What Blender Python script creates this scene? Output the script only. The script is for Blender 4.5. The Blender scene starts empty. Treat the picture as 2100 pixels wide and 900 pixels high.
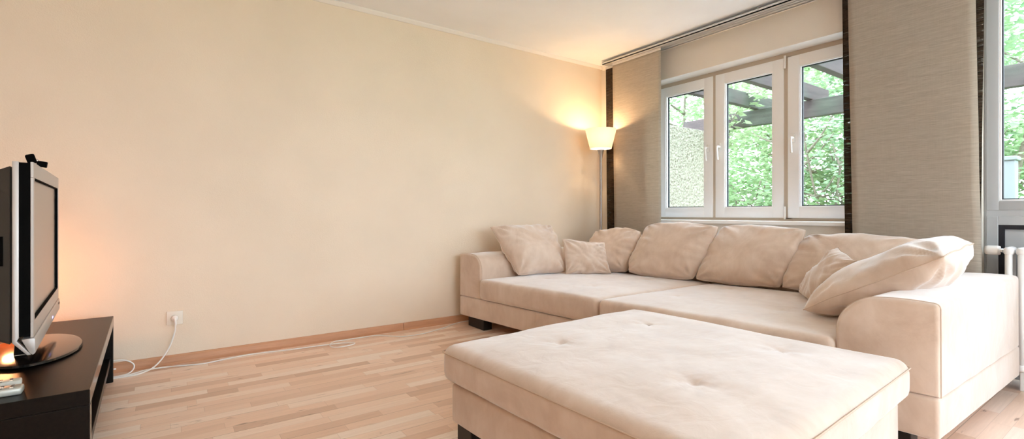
import bpy, bmesh, math, random
from mathutils import Vector, Matrix, noise
random.seed(7)
S = bpy.context.scene
COL = S.collection
PI = math.pi
V = Vector

# ------------------------------------------------------------------ materials
def mat(name, col=(.8, .8, .8), rough=.5, metal=0., spec=.5, sheen=0.):
    m = bpy.data.materials.new(name); m.use_nodes = True
    b = m.node_tree.nodes['Principled BSDF']
    b.inputs['Base Color'].default_value = (*col, 1)
    b.inputs['Roughness'].default_value = rough
    b.inputs['Metallic'].default_value = metal
    b.inputs['Specular IOR Level'].default_value = spec
    if sheen:
        b.inputs['Sheen Weight'].default_value = sheen
        b.inputs['Sheen Roughness'].default_value = .5
    return m

class NT:
    def __init__(s, m): s.t = m.node_tree; s.b = s.t.nodes.get('Principled BSDF'); s.out = s.t.nodes['Material Output']
    def n(s, typ, **kw):
        x = s.t.nodes.new(typ)
        for k, v in kw.items(): setattr(x, k, v)
        return x
    def l(s, a, b): s.t.links.new(a, b)
    def co(s, scale=(1, 1, 1), kind='Object', rot=(0, 0, 0)):
        c = s.n('ShaderNodeTexCoord'); mp = s.n('ShaderNodeMapping')
        mp.inputs['Scale'].default_value = scale; mp.inputs['Rotation'].default_value = rot
        s.l(c.outputs[kind], mp.inputs['Vector']); return mp.outputs['Vector']
    def noise(s, vec, scale=5, detail=4, rough=.5, dist=0.):
        x = s.n('ShaderNodeTexNoise'); s.l(vec, x.inputs['Vector'])
        x.inputs['Scale'].default_value = scale; x.inputs['Detail'].default_value = detail
        x.inputs['Roughness'].default_value = rough; x.inputs['Distortion'].default_value = dist
        return x.outputs['Fac']
    def ramp(s, fac, *stops):
        x = s.n('ShaderNodeValToRGB'); s.l(fac, x.inputs['Fac']); e = x.color_ramp.elements
        while len(e) < len(stops): e.new(.5)
        for i, (p, c) in enumerate(stops):
            e[i].position = p; e[i].color = (*c, 1) if len(c) == 3 else c
        return x.outputs['Color']
    def math(s, op, a, b=None, c=None):
        x = s.n('ShaderNodeMath', operation=op)
        for i, v in enumerate((a, b, c)):
            if v is None: continue
            if isinstance(v, (int, float)): x.inputs[i].default_value = v
            else: s.l(v, x.inputs[i])
        return x.outputs[0]
    def mix(s, fac, a, b, typ='MIX'):
        x = s.n('ShaderNodeMix', data_type='RGBA', blend_type=typ)
        for i, v in ((0, fac), (6, a), (7, b)):
            if isinstance(v, (int, float)): x.inputs[i].default_value = v
            elif isinstance(v, tuple): x.inputs[i].default_value = (*v, 1)
            else: s.l(v, x.inputs[i])
        return x.outputs[2]
    def bump(s, h, strength=.2, dist=.01):
        x = s.n('ShaderNodeBump'); x.inputs['Strength'].default_value = strength
        x.inputs['Distance'].default_value = dist
        s.l(h, x.inputs['Height']); s.l(x.outputs[0], s.b.inputs['Normal'])

M = {}
def plaster(name, col, bs, strength):
    m = mat(name, col, .9, spec=.2); t = NT(m); v = t.co()
    h = t.noise(v, bs, 5, .6)
    t.bump(h, strength, .004)
    f = t.noise(v, 2.5, 3)
    t.l(t.ramp(f, (.3, tuple(c * .97 for c in col)), (.7, tuple(min(1, c * 1.02) for c in col))), t.b.inputs['Base Color'])
    return m
M['wall'] = plaster('wall_paint', (.83, .72, .585), 160, .35)
M['wall_w'] = plaster('window_wall_paint', (.76, .71, .64), 160, .3)
M['wall_d'] = plaster('taupe_wall_paint', (.42, .29, .18), 160, .3)  # for the unseen left wall, coloured dark and warm to shape bounced light
M['ceiling'] = plaster('ceiling_paint', (.91, .94, .98), 120, .1)
M['trim'] = mat('white_trim', (.86, .83, .79), .5)
M['pvc'] = mat('white_pvc', (.90, .90, .90), .35)
M['pvc_b'] = mat('white_glazing_bead', (.93, .94, .95), .3)
M['gasket'] = mat('black_rubber', (.012, .013, .02), .6)
M['frame_edge'] = mat('beige_outer_frame', (.55, .47, .38), .5)  # shadow around the sashes put into the frame's beige colour
M['alu'] = mat('grey_window_paint', (.52, .55, .58), .45)  # white frame of the tall units, its shade put into the grey
M['rad'] = mat('radiator_enamel', (.86, .87, .88), .3)
M['chrome'] = mat('chrome', (.8, .8, .8), .15, 1)
M['steel'] = mat('brushed_steel', (.42, .38, .36), .38, 1)
M['track'] = mat('curtain_track_aluminium', (.72, .72, .73), .35, .6)
M['black'] = mat('black_plastic', (.003, .003, .003), .8, spec=.05)
M['blackgloss'] = mat('black_gloss', (.01, .009, .009), .12)
M['darkgrey'] = mat('dark_grey_plastic', (.045, .044, .04), .6)
M['silver'] = mat('silver_plastic', (.47, .455, .44), .38, .35)
M['white_pl'] = mat('white_plastic', (.86, .85, .83), .35)
M['outlet'] = mat('cream_plastic', (.80, .75, .66), .4)
M['screen'] = mat('television_screen', (.30, .265, .235), .3, 0, 1.)  # wall reflection put into the beige base colour
M['remote_w'] = mat('remote_ivory', (.62, .64, .58), .4)
M['remote_s'] = mat('remote_silver', (.50, .52, .48), .35, .3)
M['btn_b'] = mat('remote_blue_button', (.12, .14, .35), .5)
M['btn_g'] = mat('remote_grey_button', (.1, .1, .1), .5)
M['yellow'] = mat('yellow_socket', (.75, .6, .1), .4)
M['red'] = mat('red_socket', (.6, .12, .07), .4)
M['brass'] = mat('old_brass', (.25, .2, .12), .5, .6)
M['pergola'] = mat('weathered_timber', (.2, .17, .15), .8)
def _pergola():
    m = M['pergola']; t = NT(m); v = t.co((1.5, 1.5, 12))
    f = t.noise(v, 3, 5); g = t.noise(t.co(), 1.3, 3)
    a = t.ramp(f, (.3, (.035, .025, .025)), (.7, (.072, .052, .05)))
    b = t.ramp(f, (.3, (.038, .045, .034)), (.7, (.075, .088, .065)))
    k = t.ramp(g, (.45, (0, 0, 0)), (.6, (1, 1, 1)))
    t.l(t.mix(k, a, b), t.b.inputs['Base Color'])
_pergola()

def fabric():
    m = mat('beige_microsuede', (.70, .57, .48), .95, spec=.08, sheen=1.); t = NT(m)
    t.b.inputs['Sheen Tint'].default_value = (.95, .97, 1, 1)
    v = t.co()
    a = t.noise(v, 3.2, 5, .6, 1.2)
    b = t.noise(t.co((1, 1, .35)), 26, 3, .5)
    c = t.mix(.75, t.ramp(a, (.3, (.64, .485, .375)), (.5, (.70, .555, .44)), (.7, (.755, .62, .51))), t.ramp(b, (.35, (.6, .6, .6)), (.65, (.76, .76, .76))), 'MIX')
    c2 = t.mix(.22, t.ramp(a, (.3, (.56, .415, .315)), (.5, (.67, .53, .425)), (.7, (.75, .625, .53))), t.ramp(b, (.35, (.60, .46, .36)), (.65, (.73, .60, .50))))
    t.l(c2, t.b.inputs['Base Color'])
    h = t.math('ADD', t.math('MULTIPLY', t.noise(v, 420, 2), .04), t.noise(t.co((1, 1.4, .8)), 7.5, 4, .5, 1.6))
    t.bump(h, .15, .02)
    return m
M['suede'] = fabric()
M['seam'] = mat('beige_piping', (.63, .49, .39), .9, spec=.1)
M['foot'] = mat('black_sofa_foot', (.012, .011, .010), .5)

def floor_mat():
    m = mat('beech_parquet', (.7, .5, .35), .36, spec=.45); t = NT(m)
    c = t.n('ShaderNodeTexCoord'); sp = t.n('ShaderNodeSeparateXYZ'); t.l(c.outputs['Object'], sp.inputs[0])
    X, Y = sp.outputs[0], sp.outputs[1]
    W = .066
    yr = t.math('DIVIDE', Y, W); row = t.math('FLOOR', yr); fy = t.math('FRACT', yr)
    w1 = t.n('ShaderNodeTexWhiteNoise', noise_dimensions='1D'); t.l(row, w1.inputs['W'])
    xo = t.math('DIVIDE', t.math('ADD', X, t.math('MULTIPLY', w1.outputs['Value'], 3.7)), .43)
    ci = t.math('FLOOR', xo); fx = t.math('FRACT', xo)
    cb = t.n('ShaderNodeCombineXYZ'); t.l(row, cb.inputs[0]); t.l(ci, cb.inputs[1])
    w2 = t.n('ShaderNodeTexWhiteNoise', noise_dimensions='2D'); t.l(cb.outputs[0], w2.inputs['Vector'])
    base = t.ramp(w2.outputs['Value'], (0, (.69, .46, .33)), (.3, (.86, .615, .47)), (.7, (.91, .69, .55)), (1, (.95, .80, .69)))
    # grain
    off = t.n('ShaderNodeVectorMath', operation='ADD'); t.l(c.outputs['Object'], off.inputs[0]); t.l(w2.outputs['Color'], off.inputs[1])
    mp = t.n('ShaderNodeMapping'); mp.inputs['Scale'].default_value = (1.6, 30, 1); t.l(off.outputs[0], mp.inputs['Vector'])
    g = t.noise(mp.outputs[0], 3, 5, .6, .4)
    col = t.mix(.55, base, t.ramp(g, (.3, (.80, .78, .75)), (.65, (1, 1, 1))), 'MULTIPLY')
    mp2 = t.n('ShaderNodeMapping'); mp2.inputs['Scale'].default_value = (3.5, 22, 1); t.l(c.outputs['Object'], mp2.inputs['Vector'])
    k = t.noise(mp2.outputs[0], 1.7, 3, .5, .6)
    col = t.mix(t.ramp(k, (.665, (0, 0, 0)), (.75, (.75, .75, .75))), col, (.22, .11, .06))
    # joints
    e1 = t.math('LESS_THAN', fy, .022); e2 = t.math('LESS_THAN', fx, .004)
    r3 = t.math('FRACT', t.math('DIVIDE', yr, 3)); e3 = t.math('LESS_THAN', r3, .014)
    e = t.math('MAXIMUM', t.math('MULTIPLY', t.math('MAXIMUM', e1, e2), .3), t.math('MULTIPLY', e3, .6))
    col = t.mix(e, col, (.25, .14, .08))
    t.l(col, t.b.inputs['Base Color'])
    t.l(t.math('ADD', t.math('MULTIPLY', g, .15), .26), t.b.inputs['Roughness'])
    return m
M['floor'] = floor_mat()

def wood(name, a, b, rough=.45):
    m = mat(name, a, rough); t = NT(m); v = t.co((1.2, 18, 18))
    t.l(t.ramp(t.noise(v, 2, 5, .6, .5), (.3, a), (.7, b)), t.b.inputs['Base Color']); return m
M['base'] = wood('beech_skirting', (.50, .25, .13), (.64, .35, .20))

def espresso():
    m = mat('black_brown_laminate', (.03, .02, .015), .32, spec=.12); t = NT(m)
    f = t.noise(t.co((10, .8, 10)), 9, 5)
    t.l(t.ramp(f, (.3, (.004, .0027, .002)), (.7, (.010, .0066, .005))), t.b.inputs['Base Color'])
    t.bump(t.noise(t.co(), 300, 2), .06, .002); return m
M['laminate'] = espresso()
M['laminate_edge'] = mat('laminate_edge_band', (.03, .025, .022), .16, spec=.8)

def weave(name, a, b, transl, alpha=0.):
    m = mat(name, a, .95, spec=.1); t = NT(m)
    f = t.noise(t.co((1, 1.3, 60)), 4, 4, .65)
    g = t.noise(t.co((1, 60, 2)), 5, 2, .5)
    f3 = t.noise(t.co((3, 9, 150)), 2.2, 3, .6)
    f2 = t.math('ADD', t.math('ADD', t.math('MULTIPLY', f, .5), t.math('MULTIPLY', g, .1)), t.math('MULTIPLY', f3, .4))
    c = t.ramp(f2, (.36, a), (.62, b))
    t.l(c, t.b.inputs['Base Color'])
    t.bump(f2, .35, .003)
    tr = t.n('ShaderNodeBsdfTranslucent'); t.l(c, tr.inputs['Color'])
    mx = t.n('ShaderNodeMixShader'); mx.inputs[0].default_value = transl
    t.l(t.b.outputs[0], mx.inputs[1]); t.l(tr.outputs[0], mx.inputs[2])
    last = mx.outputs[0]
    if alpha:
        tp = t.n('ShaderNodeBsdfTransparent')
        h = t.noise(t.co((1, 5, 40)), 2.2, 4, .7)
        k = t.ramp(h, (.50, (0, 0, 0)), (.72, (alpha, alpha, alpha)))
        m2 = t.n('ShaderNodeMixShader'); t.l(k, m2.inputs[0]); t.l(last, m2.inputs[1]); t.l(tp.outputs[0], m2.inputs[2])
        last = m2.outputs[0]
    t.l(last, t.out.inputs['Surface'])
    return m
M['linen'] = weave('beige_woven_linen', (.52, .46, .385), (.70, .635, .555), .42)
M['sheer'] = weave('black_brown_open_weave', (.018, .013, .010), (.085, .060, .040), .25, .55)

def glass():
    m = bpy.data.materials.new('window_glass'); m.use_nodes = True; nt = m.node_tree; nt.nodes.clear()
    o = nt.nodes.new('ShaderNodeOutputMaterial'); mx = nt.nodes.new('ShaderNodeMixShader')
    t = nt.nodes.new('ShaderNodeBsdfTransparent'); g = nt.nodes.new('ShaderNodeBsdfGlossy')
    t.inputs[0].default_value = (.96, .98, .97, 1); g.inputs['Roughness'].default_value = .02
    mx.inputs[0].default_value = .05
    nt.links.new(t.outputs[0], mx.inputs[1]); nt.links.new(g.outputs[0], mx.inputs[2]); nt.links.new(mx.outputs[0], o.inputs[0])
    return m
M['glass'] = glass()

def emit(name, col, st):
    m = bpy.data.materials.new(name); m.use_nodes = True; nt = m.node_tree; nt.nodes.clear()
    o = nt.nodes.new('ShaderNodeOutputMaterial'); e = nt.nodes.new('ShaderNodeEmission')
    e.inputs[0].default_value = (*col, 1); e.inputs[1].default_value = st
    nt.links.new(e.outputs[0], o.inputs[0]); return m
M['bulb'] = emit('warm_bulb', (1, .78, .5), 3)
M['led'] = emit('blue_led', (.25, .25, 1), 2.5)

def shade_mat():
    m = mat('opal_lamp_shade', (.9, .84, .74), .6); t = NT(m)
    tr = t.n('ShaderNodeBsdfTranslucent'); tr.inputs[0].default_value = (.95, .88, .78, 1)
    mx = t.n('ShaderNodeMixShader'); mx.inputs[0].default_value = .2
    t.l(t.b.outputs[0], mx.inputs[1]); t.l(tr.outputs[0], mx.inputs[2])
    em = t.n('ShaderNodeEmission'); em.inputs[0].default_value = (1, .88, .70, 1); em.inputs[1].default_value = .06
    ad = t.n('ShaderNodeAddShader'); t.l(mx.outputs[0], ad.inputs[0]); t.l(em.outputs[0], ad.inputs[1])
    t.l(ad.outputs[0], t.out.inputs['Surface']); return m
M['shade'] = shade_mat()
def amber_mat():
    m = mat('amber_glass', (.5, .18, .04), .3); t = NT(m)
    tr = t.n('ShaderNodeBsdfTranslucent'); tr.inputs[0].default_value = (.7, .26, .06, 1)
    mx = t.n('ShaderNodeMixShader'); mx.inputs[0].default_value = .6
    t.l(t.b.outputs[0], mx.inputs[1]); t.l(tr.outputs[0], mx.inputs[2])
    em = t.n('ShaderNodeEmission'); em.inputs[0].default_value = (1, .42, .12, 1); em.inputs[1].default_value = .15
    ad = t.n('ShaderNodeAddShader'); t.l(mx.outputs[0], ad.inputs[0]); t.l(em.outputs[0], ad.inputs[1])
    t.l(ad.outputs[0], t.out.inputs['Surface']); return m
M['amber'] = amber_mat()

def leaf(name, a, b):
    m = mat(name, a, .6, spec=.3); t = NT(m)
    c = t.ramp(t.noise(t.co(), 1.7, 4), (.35, a), (.65, b)); t.l(c, t.b.inputs['Base Color'])
    tr = t.n('ShaderNodeBsdfTranslucent'); t.l(c, tr.inputs[0])
    mx = t.n('ShaderNodeMixShader'); mx.inputs[0].default_value = .45
    t.l(t.b.outputs[0], mx.inputs[1]); t.l(tr.outputs[0], mx.inputs[2]); t.l(mx.outputs[0], t.out.inputs['Surface'])
    return m
LA = leaf('leaf_bright', (.20, .34, .15), (.42, .54, .33))
LB = leaf('leaf_fresh', (.18, .31, .16), (.38, .51, .34))
LC = leaf('leaf_yellow_green', (.25, .37, .17), (.46, .57, .35))
M['bark'] = wood('bark', (.12, .10, .075), (.24, .21, .16), .9)
def pebble():
    m = mat('pebble_dash', (.6, .57, .45), .9); t = NT(m); v = t.co()
    vo = t.n('ShaderNodeTexVoronoi'); t.l(v, vo.inputs['Vector']); vo.inputs['Scale'].default_value = 32
    c = t.ramp(t.noise(v, 45, 4), (.33, (.14, .115, .08)), (.45, (.29, .27, .205)), (.7, (.35, .33, .26)))
    t.l(c, t.b.inputs['Base Color']); t.bump(vo.outputs['Distance'], .8, .02); return m
M['pebble'] = pebble()
M['paving'] = plaster('terrace_paving', (.42, .40, .36), 20, .3)
M['lawn'] = plaster('lawn_green', (.14, .30, .07), 30, .5)
M['wallgrey'] = plaster('garden_wall_render', (.22, .24, .24), 30, .2)

# ------------------------------------------------------------------ geometry helpers
def obj(name, bm, m, parent=None, smooth=False, angle=None):
    me = bpy.data.meshes.new(name)
    bmesh.ops.recalc_face_normals(bm, faces=bm.faces)
    bm.to_mesh(me); bm.free()
    for mm in (m if isinstance(m, (list, tuple)) else [m]): me.materials.append(mm)
    if smooth or angle:
        me.shade_smooth()
        if angle: me.set_sharp_from_angle(angle=math.radians(angle))
    o = bpy.data.objects.new(name, me); COL.objects.link(o)
    if parent: o.parent = parent
    return o
def tag(o, label, cat, group=None):
    o['label'] = label; o['category'] = cat
    if group: o['group'] = group
    return o
def thing(name, label, cat, loc=(0, 0, 0), rotz=0, group=None):
    o = bpy.data.objects.new(name, None); COL.objects.link(o); o.empty_display_size = .1
    o.location = loc; o.rotation_euler = (0, 0, rotz)
    return tag(o, label, cat, group)
def struct(name, bm, m, parent=None, **k):
    o = obj(name, bm, m, parent, **k)
    if not parent: o['kind'] = 'structure'
    return o
def sempty(name, loc=(0, 0, 0)):
    o = bpy.data.objects.new(name, None); COL.objects.link(o); o.location = loc; o['kind'] = 'structure'; return o
def dup(root, loc, rotz, label=None, group=None):
    r = root.copy(); COL.objects.link(r); r.location = loc; r.rotation_euler = (0, 0, rotz)
    if label: r['label'] = label
    if group: r['group'] = group
    for ch in list(root.children):
        c = ch.copy(); COL.objects.link(c); c.parent = r
        for g in ch.children:
            d = g.copy(); COL.objects.link(d); d.parent = c
    return r

def merge(dst, src):
    me = bpy.data.meshes.new('tmp'); src.to_mesh(me); src.free(); dst.from_mesh(me); bpy.data.meshes.remove(me)
def box(bm, a, b, bev=0, seg=2, mtx=None, mi=0):
    t = bmesh.new(); bmesh.ops.create_cube(t, size=1)
    a, b = V(a), V(b)
    for v in t.verts: v.co = V(((a[i] + b[i]) / 2 + v.co[i] * (b[i] - a[i]) for i in range(3)))
    if bev: bmesh.ops.bevel(t, geom=list(t.edges), offset=bev, segments=seg, affect='EDGES', profile=.5)
    if mtx: bmesh.ops.transform(t, matrix=mtx, verts=t.verts)
    for f in t.faces: f.material_index = mi
    merge(bm, t)
def B(*boxes, bev=0):
    bm = bmesh.new()
    for a, b in boxes: box(bm, a, b, bev)
    return bm
def prism(bm, pts, axis, a, b, bev=0, mtx=None):
    """polygon pts (2D) extruded along axis from a to b"""
    t = bmesh.new()
    def mk(p, s): return {'x': (s, p[0], p[1]), 'y': (p[0], s, p[1]), 'z': (p[0], p[1], s)}[axis]
    l0 = [t.verts.new(mk(p, a)) for p in pts]; l1 = [t.verts.new(mk(p, b)) for p in pts]
    n = len(pts)
    for i in range(n): t.faces.new((l0[i], l0[(i + 1) % n], l1[(i + 1) % n], l1[i]))
    t.faces.new(l0[::-1]); t.faces.new(l1)
    bmesh.ops.recalc_face_normals(t, faces=t.faces)
    if bev: bmesh.ops.bevel(t, geom=list(t.edges), offset=bev, segments=2, affect='EDGES', profile=.5)
    if mtx: bmesh.ops.transform(t, matrix=mtx, verts=t.verts)
    merge(bm, t)
def lathe(bm, prof, seg=32, c=(0, 0, 0), mtx=None, cap=False):
    t = bmesh.new(); rings = []
    for r, z in prof:
        rings.append([t.verts.new((r * math.cos(2 * PI * k / seg), r * math.sin(2 * PI * k / seg), z)) for k in range(seg)])
    for a, b in zip(rings, rings[1:]):
        for k in range(seg): t.faces.new((a[k], a[(k + 1) % seg], b[(k + 1) % seg], b[k]))
    if cap: t.faces.new(rings[0][::-1]); t.faces.new(rings[-1])
    bmesh.ops.transform(t, matrix=Matrix.Translation(c) @ (mtx or Matrix()), verts=t.verts)
    merge(bm, t)
def smoothpts(pts, n=8, closed=False):
    P = [V(p) for p in pts]; out = []; L = len(P)
    for i in range(L if closed else L - 1):
        g = (lambda k: P[k % L]) if closed else (lambda k: P[max(0, min(L - 1, k))])
        p0, p1, p2, p3 = g(i - 1), g(i), g(i + 1), g(i + 2)
        for k in range(n):
            s = k / n
            out.append(.5 * ((2 * p1) + (-p0 + p2) * s + (2 * p0 - 5 * p1 + 4 * p2 - p3) * s * s + (-p0 + 3 * p1 - 3 * p2 + p3) * s ** 3))
    if not closed: out.append(P[-1])
    return out
def tube(bm, pts, r, seg=8, closed=False, r2=None):
    P = [V(p) for p in pts]; n = len(P); rings = []; up = V((0.13, .2, 1)).normalized()
    for i, p in enumerate(P):
        a = P[(i - 1) % n] if closed or i else P[i]; b = P[(i + 1) % n] if closed or i < n - 1 else P[i]
        d = (b - a)
        if d.length < 1e-9: d = V((0, 0, 1))
        d.normalize(); x = d.cross(up)
        if x.length < 1e-3: x = d.cross(V((1, 0, 0)))
        x.normalize(); y = x.cross(d).normalized()
        rr = r if r2 is None else r + (r2 - r) * i / max(1, n - 1)
        rings.append([bm.verts.new(p + rr * (math.cos(2 * PI * k / seg) * x + math.sin(2 * PI * k / seg) * y)) for k in range(seg)])
    for i in range(n if closed else n - 1):
        a, b = rings[i], rings[(i + 1) % n]
        for k in range(seg): bm.faces.new((a[k], a[(k + 1) % seg], b[(k + 1) % seg], b[k]))
    if not closed: bm.faces.new(rings[0][::-1]); bm.faces.new(rings[-1])

def bil(q, u, v):  # q: four (x,y[,z]); u 0..1 from q0 to q1, v 0..1 from q0 side to q3 side
    q = [V(p) for p in q]
    return (q[0] * (1 - u) + q[1] * u) * (1 - v) + (q[3] * (1 - u) + q[2] * u) * v

def softbox(quad, z0, z1, r, rc=None, puff=0., dents=(), wr=0., step=.035, seed=0, side_bulge=0., nz=.0):
    """cushion on a four-cornered plan with rounded edges, a puffed top and button dents"""
    q = [V((p[0], p[1], 0)) for p in quad]
    W = ((q[1] - q[0]).length + (q[2] - q[3]).length) / 2; D = ((q[3] - q[0]).length + (q[2] - q[1]).length) / 2; H = z1 - z0
    def ticks(L):
        n = max(1, int((L - 2 * r) / step)); t = [0, r * .25, r * .6] + [r + (L - 2 * r) * i / n for i in range(n + 1)] + [L - r * .6, L - r * .25, L]
        return t
    X, Y, Z = ticks(W), ticks(D), ticks(H)
    bm = bmesh.new(); cache = {}
    def vert(x, y, z):
        k = (round(x, 5), round(y, 5), round(z, 5))
        if k in cache: return cache[k]
        c = V((min(max(x, r), W - r), min(max(y, r), D - r), min(max(z, r), H - r)))
        d = V((x, y, z)) - c
        p = c + d.normalized() * r if d.length > 1e-9 else V((x, y, z))
        u, v = p.x / W, p.y / D; w = p.z / H
        e = max(0, (1 - (2 * u - 1) ** 4) * (1 - (2 * v - 1) ** 4))
        xy = bil(q, u, v)
        zz = z0 + p.z
        if w > .5: zz += puff * e * (w - .5) * 2
        if side_bulge:
            ctr = (q[0] + q[1] + q[2] + q[3]) / 4
            s = max(abs(2 * u - 1), abs(2 * v - 1)) ** 6
            xy = xy + (xy - ctr).normalized() * side_bulge * s * (1 - (2 * w - 1) ** 2)
        if w > .75:
            for dx, dy, dep, sg in dents:
                rr = (V((xy.x, xy.y)) - V((dx, dy))); L = rr.length
                zz -= dep * (math.exp(-(L / .018) ** 2) * .6 + .4 * math.exp(-(L / sg) ** 2))
                a = math.atan2(rr.y, rr.x)
                zz += .0022 * math.cos(a * 5 + dx * 9) * math.exp(-(L / (sg * 1.1)) ** 2) * min(1, L / .03)
        if wr:
            n1 = noise.noise(V((xy.x * 9 + seed, xy.y * 3, zz * 2))); n2 = noise.noise(V((xy.x * 3, xy.y * 4 + seed, 1.3)))
            if w > .75: zz += wr * (n1 * .5 + n2)
            else:
                ctr = (q[0] + q[1] + q[2] + q[3]) / 4; dd = (xy - ctr).normalized()
                xy = xy + dd * wr * .7 * noise.noise(V((xy.x * 11, xy.y * 11 + seed, zz * 2.5)))
        vv = bm.verts.new((xy.x, xy.y, zz)); cache[k] = vv; return vv
    def face(f, A, Bt):
        for i in range(len(A) - 1):
            for j in range(len(Bt) - 1):
                vs = [f(A[i], Bt[j]), f(A[i + 1], Bt[j]), f(A[i + 1], Bt[j + 1]), f(A[i], Bt[j + 1])]
                if len(set(vs)) == 4:
                    try: bm.faces.new(vs)
                    except ValueError: pass
    for z in (0, H): face(lambda a, b: vert(a, b, z), X, Y)
    for y in (0, D): face(lambda a, b: vert(a, y, b), X, Z)
    for x in (0, W): face(lambda a, b: vert(x, a, b), Y, Z)
    return bm

def pillow(c4, T, e=.5, rnd=.3, pinch=.03, seed=0, wr=.010, zmin=None, sag=.0, N=40, front=.55):
    """c4 = top-left, top-right, bottom-right, bottom-left seam corners seen from the front"""
    TL, TR, BR, BL = [V(p) for p in c4]
    n = ((TR - TL) + (BR - BL)).cross((TL - BL) + (TR - BR)).normalized()   # towards the viewer
    bm = bmesh.new(); seam = []
    grids = []
    def pos(u, v, side):
        uu = u * math.sqrt(1 - rnd * v * v / 2) * (1 - pinch * (1 - v * v))
        vv = v * math.sqrt(1 - rnd * u * u / 2) * (1 - pinch * (1 - u * u))
        p = bil((BL, BR, TR, TL), (uu + 1) / 2, (vv + 1) / 2)
        h = max(0, (1 - u * u)) ** e * max(0, (1 - v * v)) ** e
        amt = T * (front if side > 0 else 1 - front) * h
        if sag: amt *= 1 + sag * (-v)
        # creases run in from the corners and edges
        edge = 1 - min(1 - abs(u), 1 - abs(v))
        a = math.atan2(v, u); rr = math.hypot(u, v)
        k = noise.noise(V((a * 5.5 + seed * 3.1, rr * 1.2, seed + side))) * edge ** 2 * (h + .15) * 1.5
        k += .9 * noise.noise(V((u * 1.6 + seed, v * 1.6 - seed, side * 2.)))
        k += .35 * noise.noise(V(((u + v) * 4.5 + seed * 2, (u - v) * 1.2, side * 3.)))
        for cu, cv in ((-1, -1), (1, -1), (1, 1), (-1, 1)):
            q = math.hypot(u - cu, v - cv); an = math.atan2(v - cv, u - cu)
            k += .75 * math.cos(an * 11 + seed * (2 + cu) + cv * 3 + q * 1.5) * math.exp(-(q / .62) ** 2) * min(1, q / .25)
        k += .5 * math.sin(v * 17 + 3 * noise.noise(V((v * 3, seed, side)))) * math.exp(-(1 - abs(u)) / .13) + .4 * math.sin(u * 16 + 3 * noise.noise(V((u * 3, seed + 5, side)))) * math.exp(-(1 - abs(v)) / .12)
        p = p + n * side * (amt + wr * 1.05 * k * min(1, h * 2.2))
        p += V((0, 0, 1)) * noise.noise(V((u * 2 + seed, v * 2, 7.7))) * wr * .6
        if zmin is not None and p.z < zmin: p.z = zmin + (p.z - zmin) * .08
        return p
    t = [math.sin(PI / 2 * (2 * i / N - 1)) * .55 + (2 * i / N - 1) * .45 for i in range(N + 1)]
    ring = {}
    for side in (1, -1):
        g = []
        for j in range(N + 1):
            row = []
            for i in range(N + 1):
                if i in (0, N) or j in (0, N):
                    if (i, j) not in ring: ring[(i, j)] = bm.verts.new(pos(t[i], t[j], 1))
                    row.append(ring[(i, j)])
                else: row.append(bm.verts.new(pos(t[i], t[j], side)))
            g.append(row)
        for j in range(N):
            for i in range(N):
                bm.faces.new((g[j][i], g[j][i + 1], g[j + 1][i + 1], g[j + 1][i]))
    loop = [(i, 0) for i in range(N)] + [(N, j) for j in range(N)] + [(i, N) for i in range(N, 0, -1)] + [(0, j) for j in range(N, 0, -1)]
    seam = [ring[k].co.copy() for k in loop]
    return bm, seam
def cushion(name, label, cat, c4, T, group=None, **k):
    bm, seam = pillow(c4, T, **k)
    o = obj(name, bm, M['suede'], smooth=True)
    tag(o, label, cat, group)
    s = bmesh.new(); tube(s, seam, .0028, 6, True)
    obj('seam', s, M['seam'], o, smooth=True)
    return o

# ------------------------------------------------------------------ room
H = 2.5; YW = 3.672; XW = 3.766; XO = 3.97; XL = -2.6; YF = -3.0
FL = -.02
struct('floor', B(((XL - .2, YF - .2, -.12), (XO, YW + .2, 0))), M['floor'])
struct('ceiling', B(((XL - .2, YF - .2, H), (XO, YW + .2, H + .25))), M['ceiling'])
struct('wall_back', B(((XL - .2, YW, 0), (XO, YW + .2, H))), M['wall'])
struct('wall_left', B(((XL - .2, YF, 0), (XL, YW, H))), M['wall_d'])
W1a, W1b, W1z0, W1z1 = 1.14, 3.10, .86, 2.19
W2a, W2b, W2z1 = -2.45, .70, 2.36
struct('wall_right', B(((XW, W1b, 0), (XO, YW, H)), ((XW, W1a, 0), (XO, W1b, W1z0)), ((XW, W1a, W1z1), (XO, W1b, H)),
                       ((XW, W2b, 0), (XO, W1a, H)), ((XW, W2a, W2z1), (XO, W2b, H)), ((XW, YF, 0), (XO, W2a, H))), M['wall_w'])
struct('wall_front', B(((XL, YF - .2, 0), (.3, YF, H)), ((3.2, YF - .2, 0), (XO, YF, H)), ((.3, YF - .2, W2z1), (3.2, YF, H)), ((.3, YF - .2, 0), (3.2, YF, .12))), M['wall'])
# white mouldings under the ceiling
bm = bmesh.new(); prism(bm, [(YW, H), (YW, H - .028), (YW - .010, H - .028), (YW - .028, H - .008), (YW - .028, H)], 'x', XL, XW)
struct('trim_1', bm, M['trim'])
bm = bmesh.new(); prism(bm, [(XW, H), (XW, H - .045), (XW - .010, H - .045), (XW - .028, H - .008), (XW - .028, H)], 'y', YF, YW - .028)
struct('trim_2', bm, M['trim'])
# beech baseboard in two lengths with a butt joint
bm = bmesh.new()
pr = [(YW, 0), (YW - .018, 0), (YW - .018, .018), (YW - .014, .045), (YW - .008, .056), (YW, .058)]
prism(bm, pr, 'x', XL, 1.520); prism(bm, pr, 'x', 1.524, XW)
struct('baseboard_back', bm, M['base'])
bm = bmesh.new()
pr2 = [(XL, 0), (XL + .018, 0), (XL + .018, .018), (XL + .014, .045), (XL + .008, .056), (XL, .058)]
prism(bm, pr2, 'y', YF, YW - .02); struct('baseboard_left', bm, M['base'])

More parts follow.
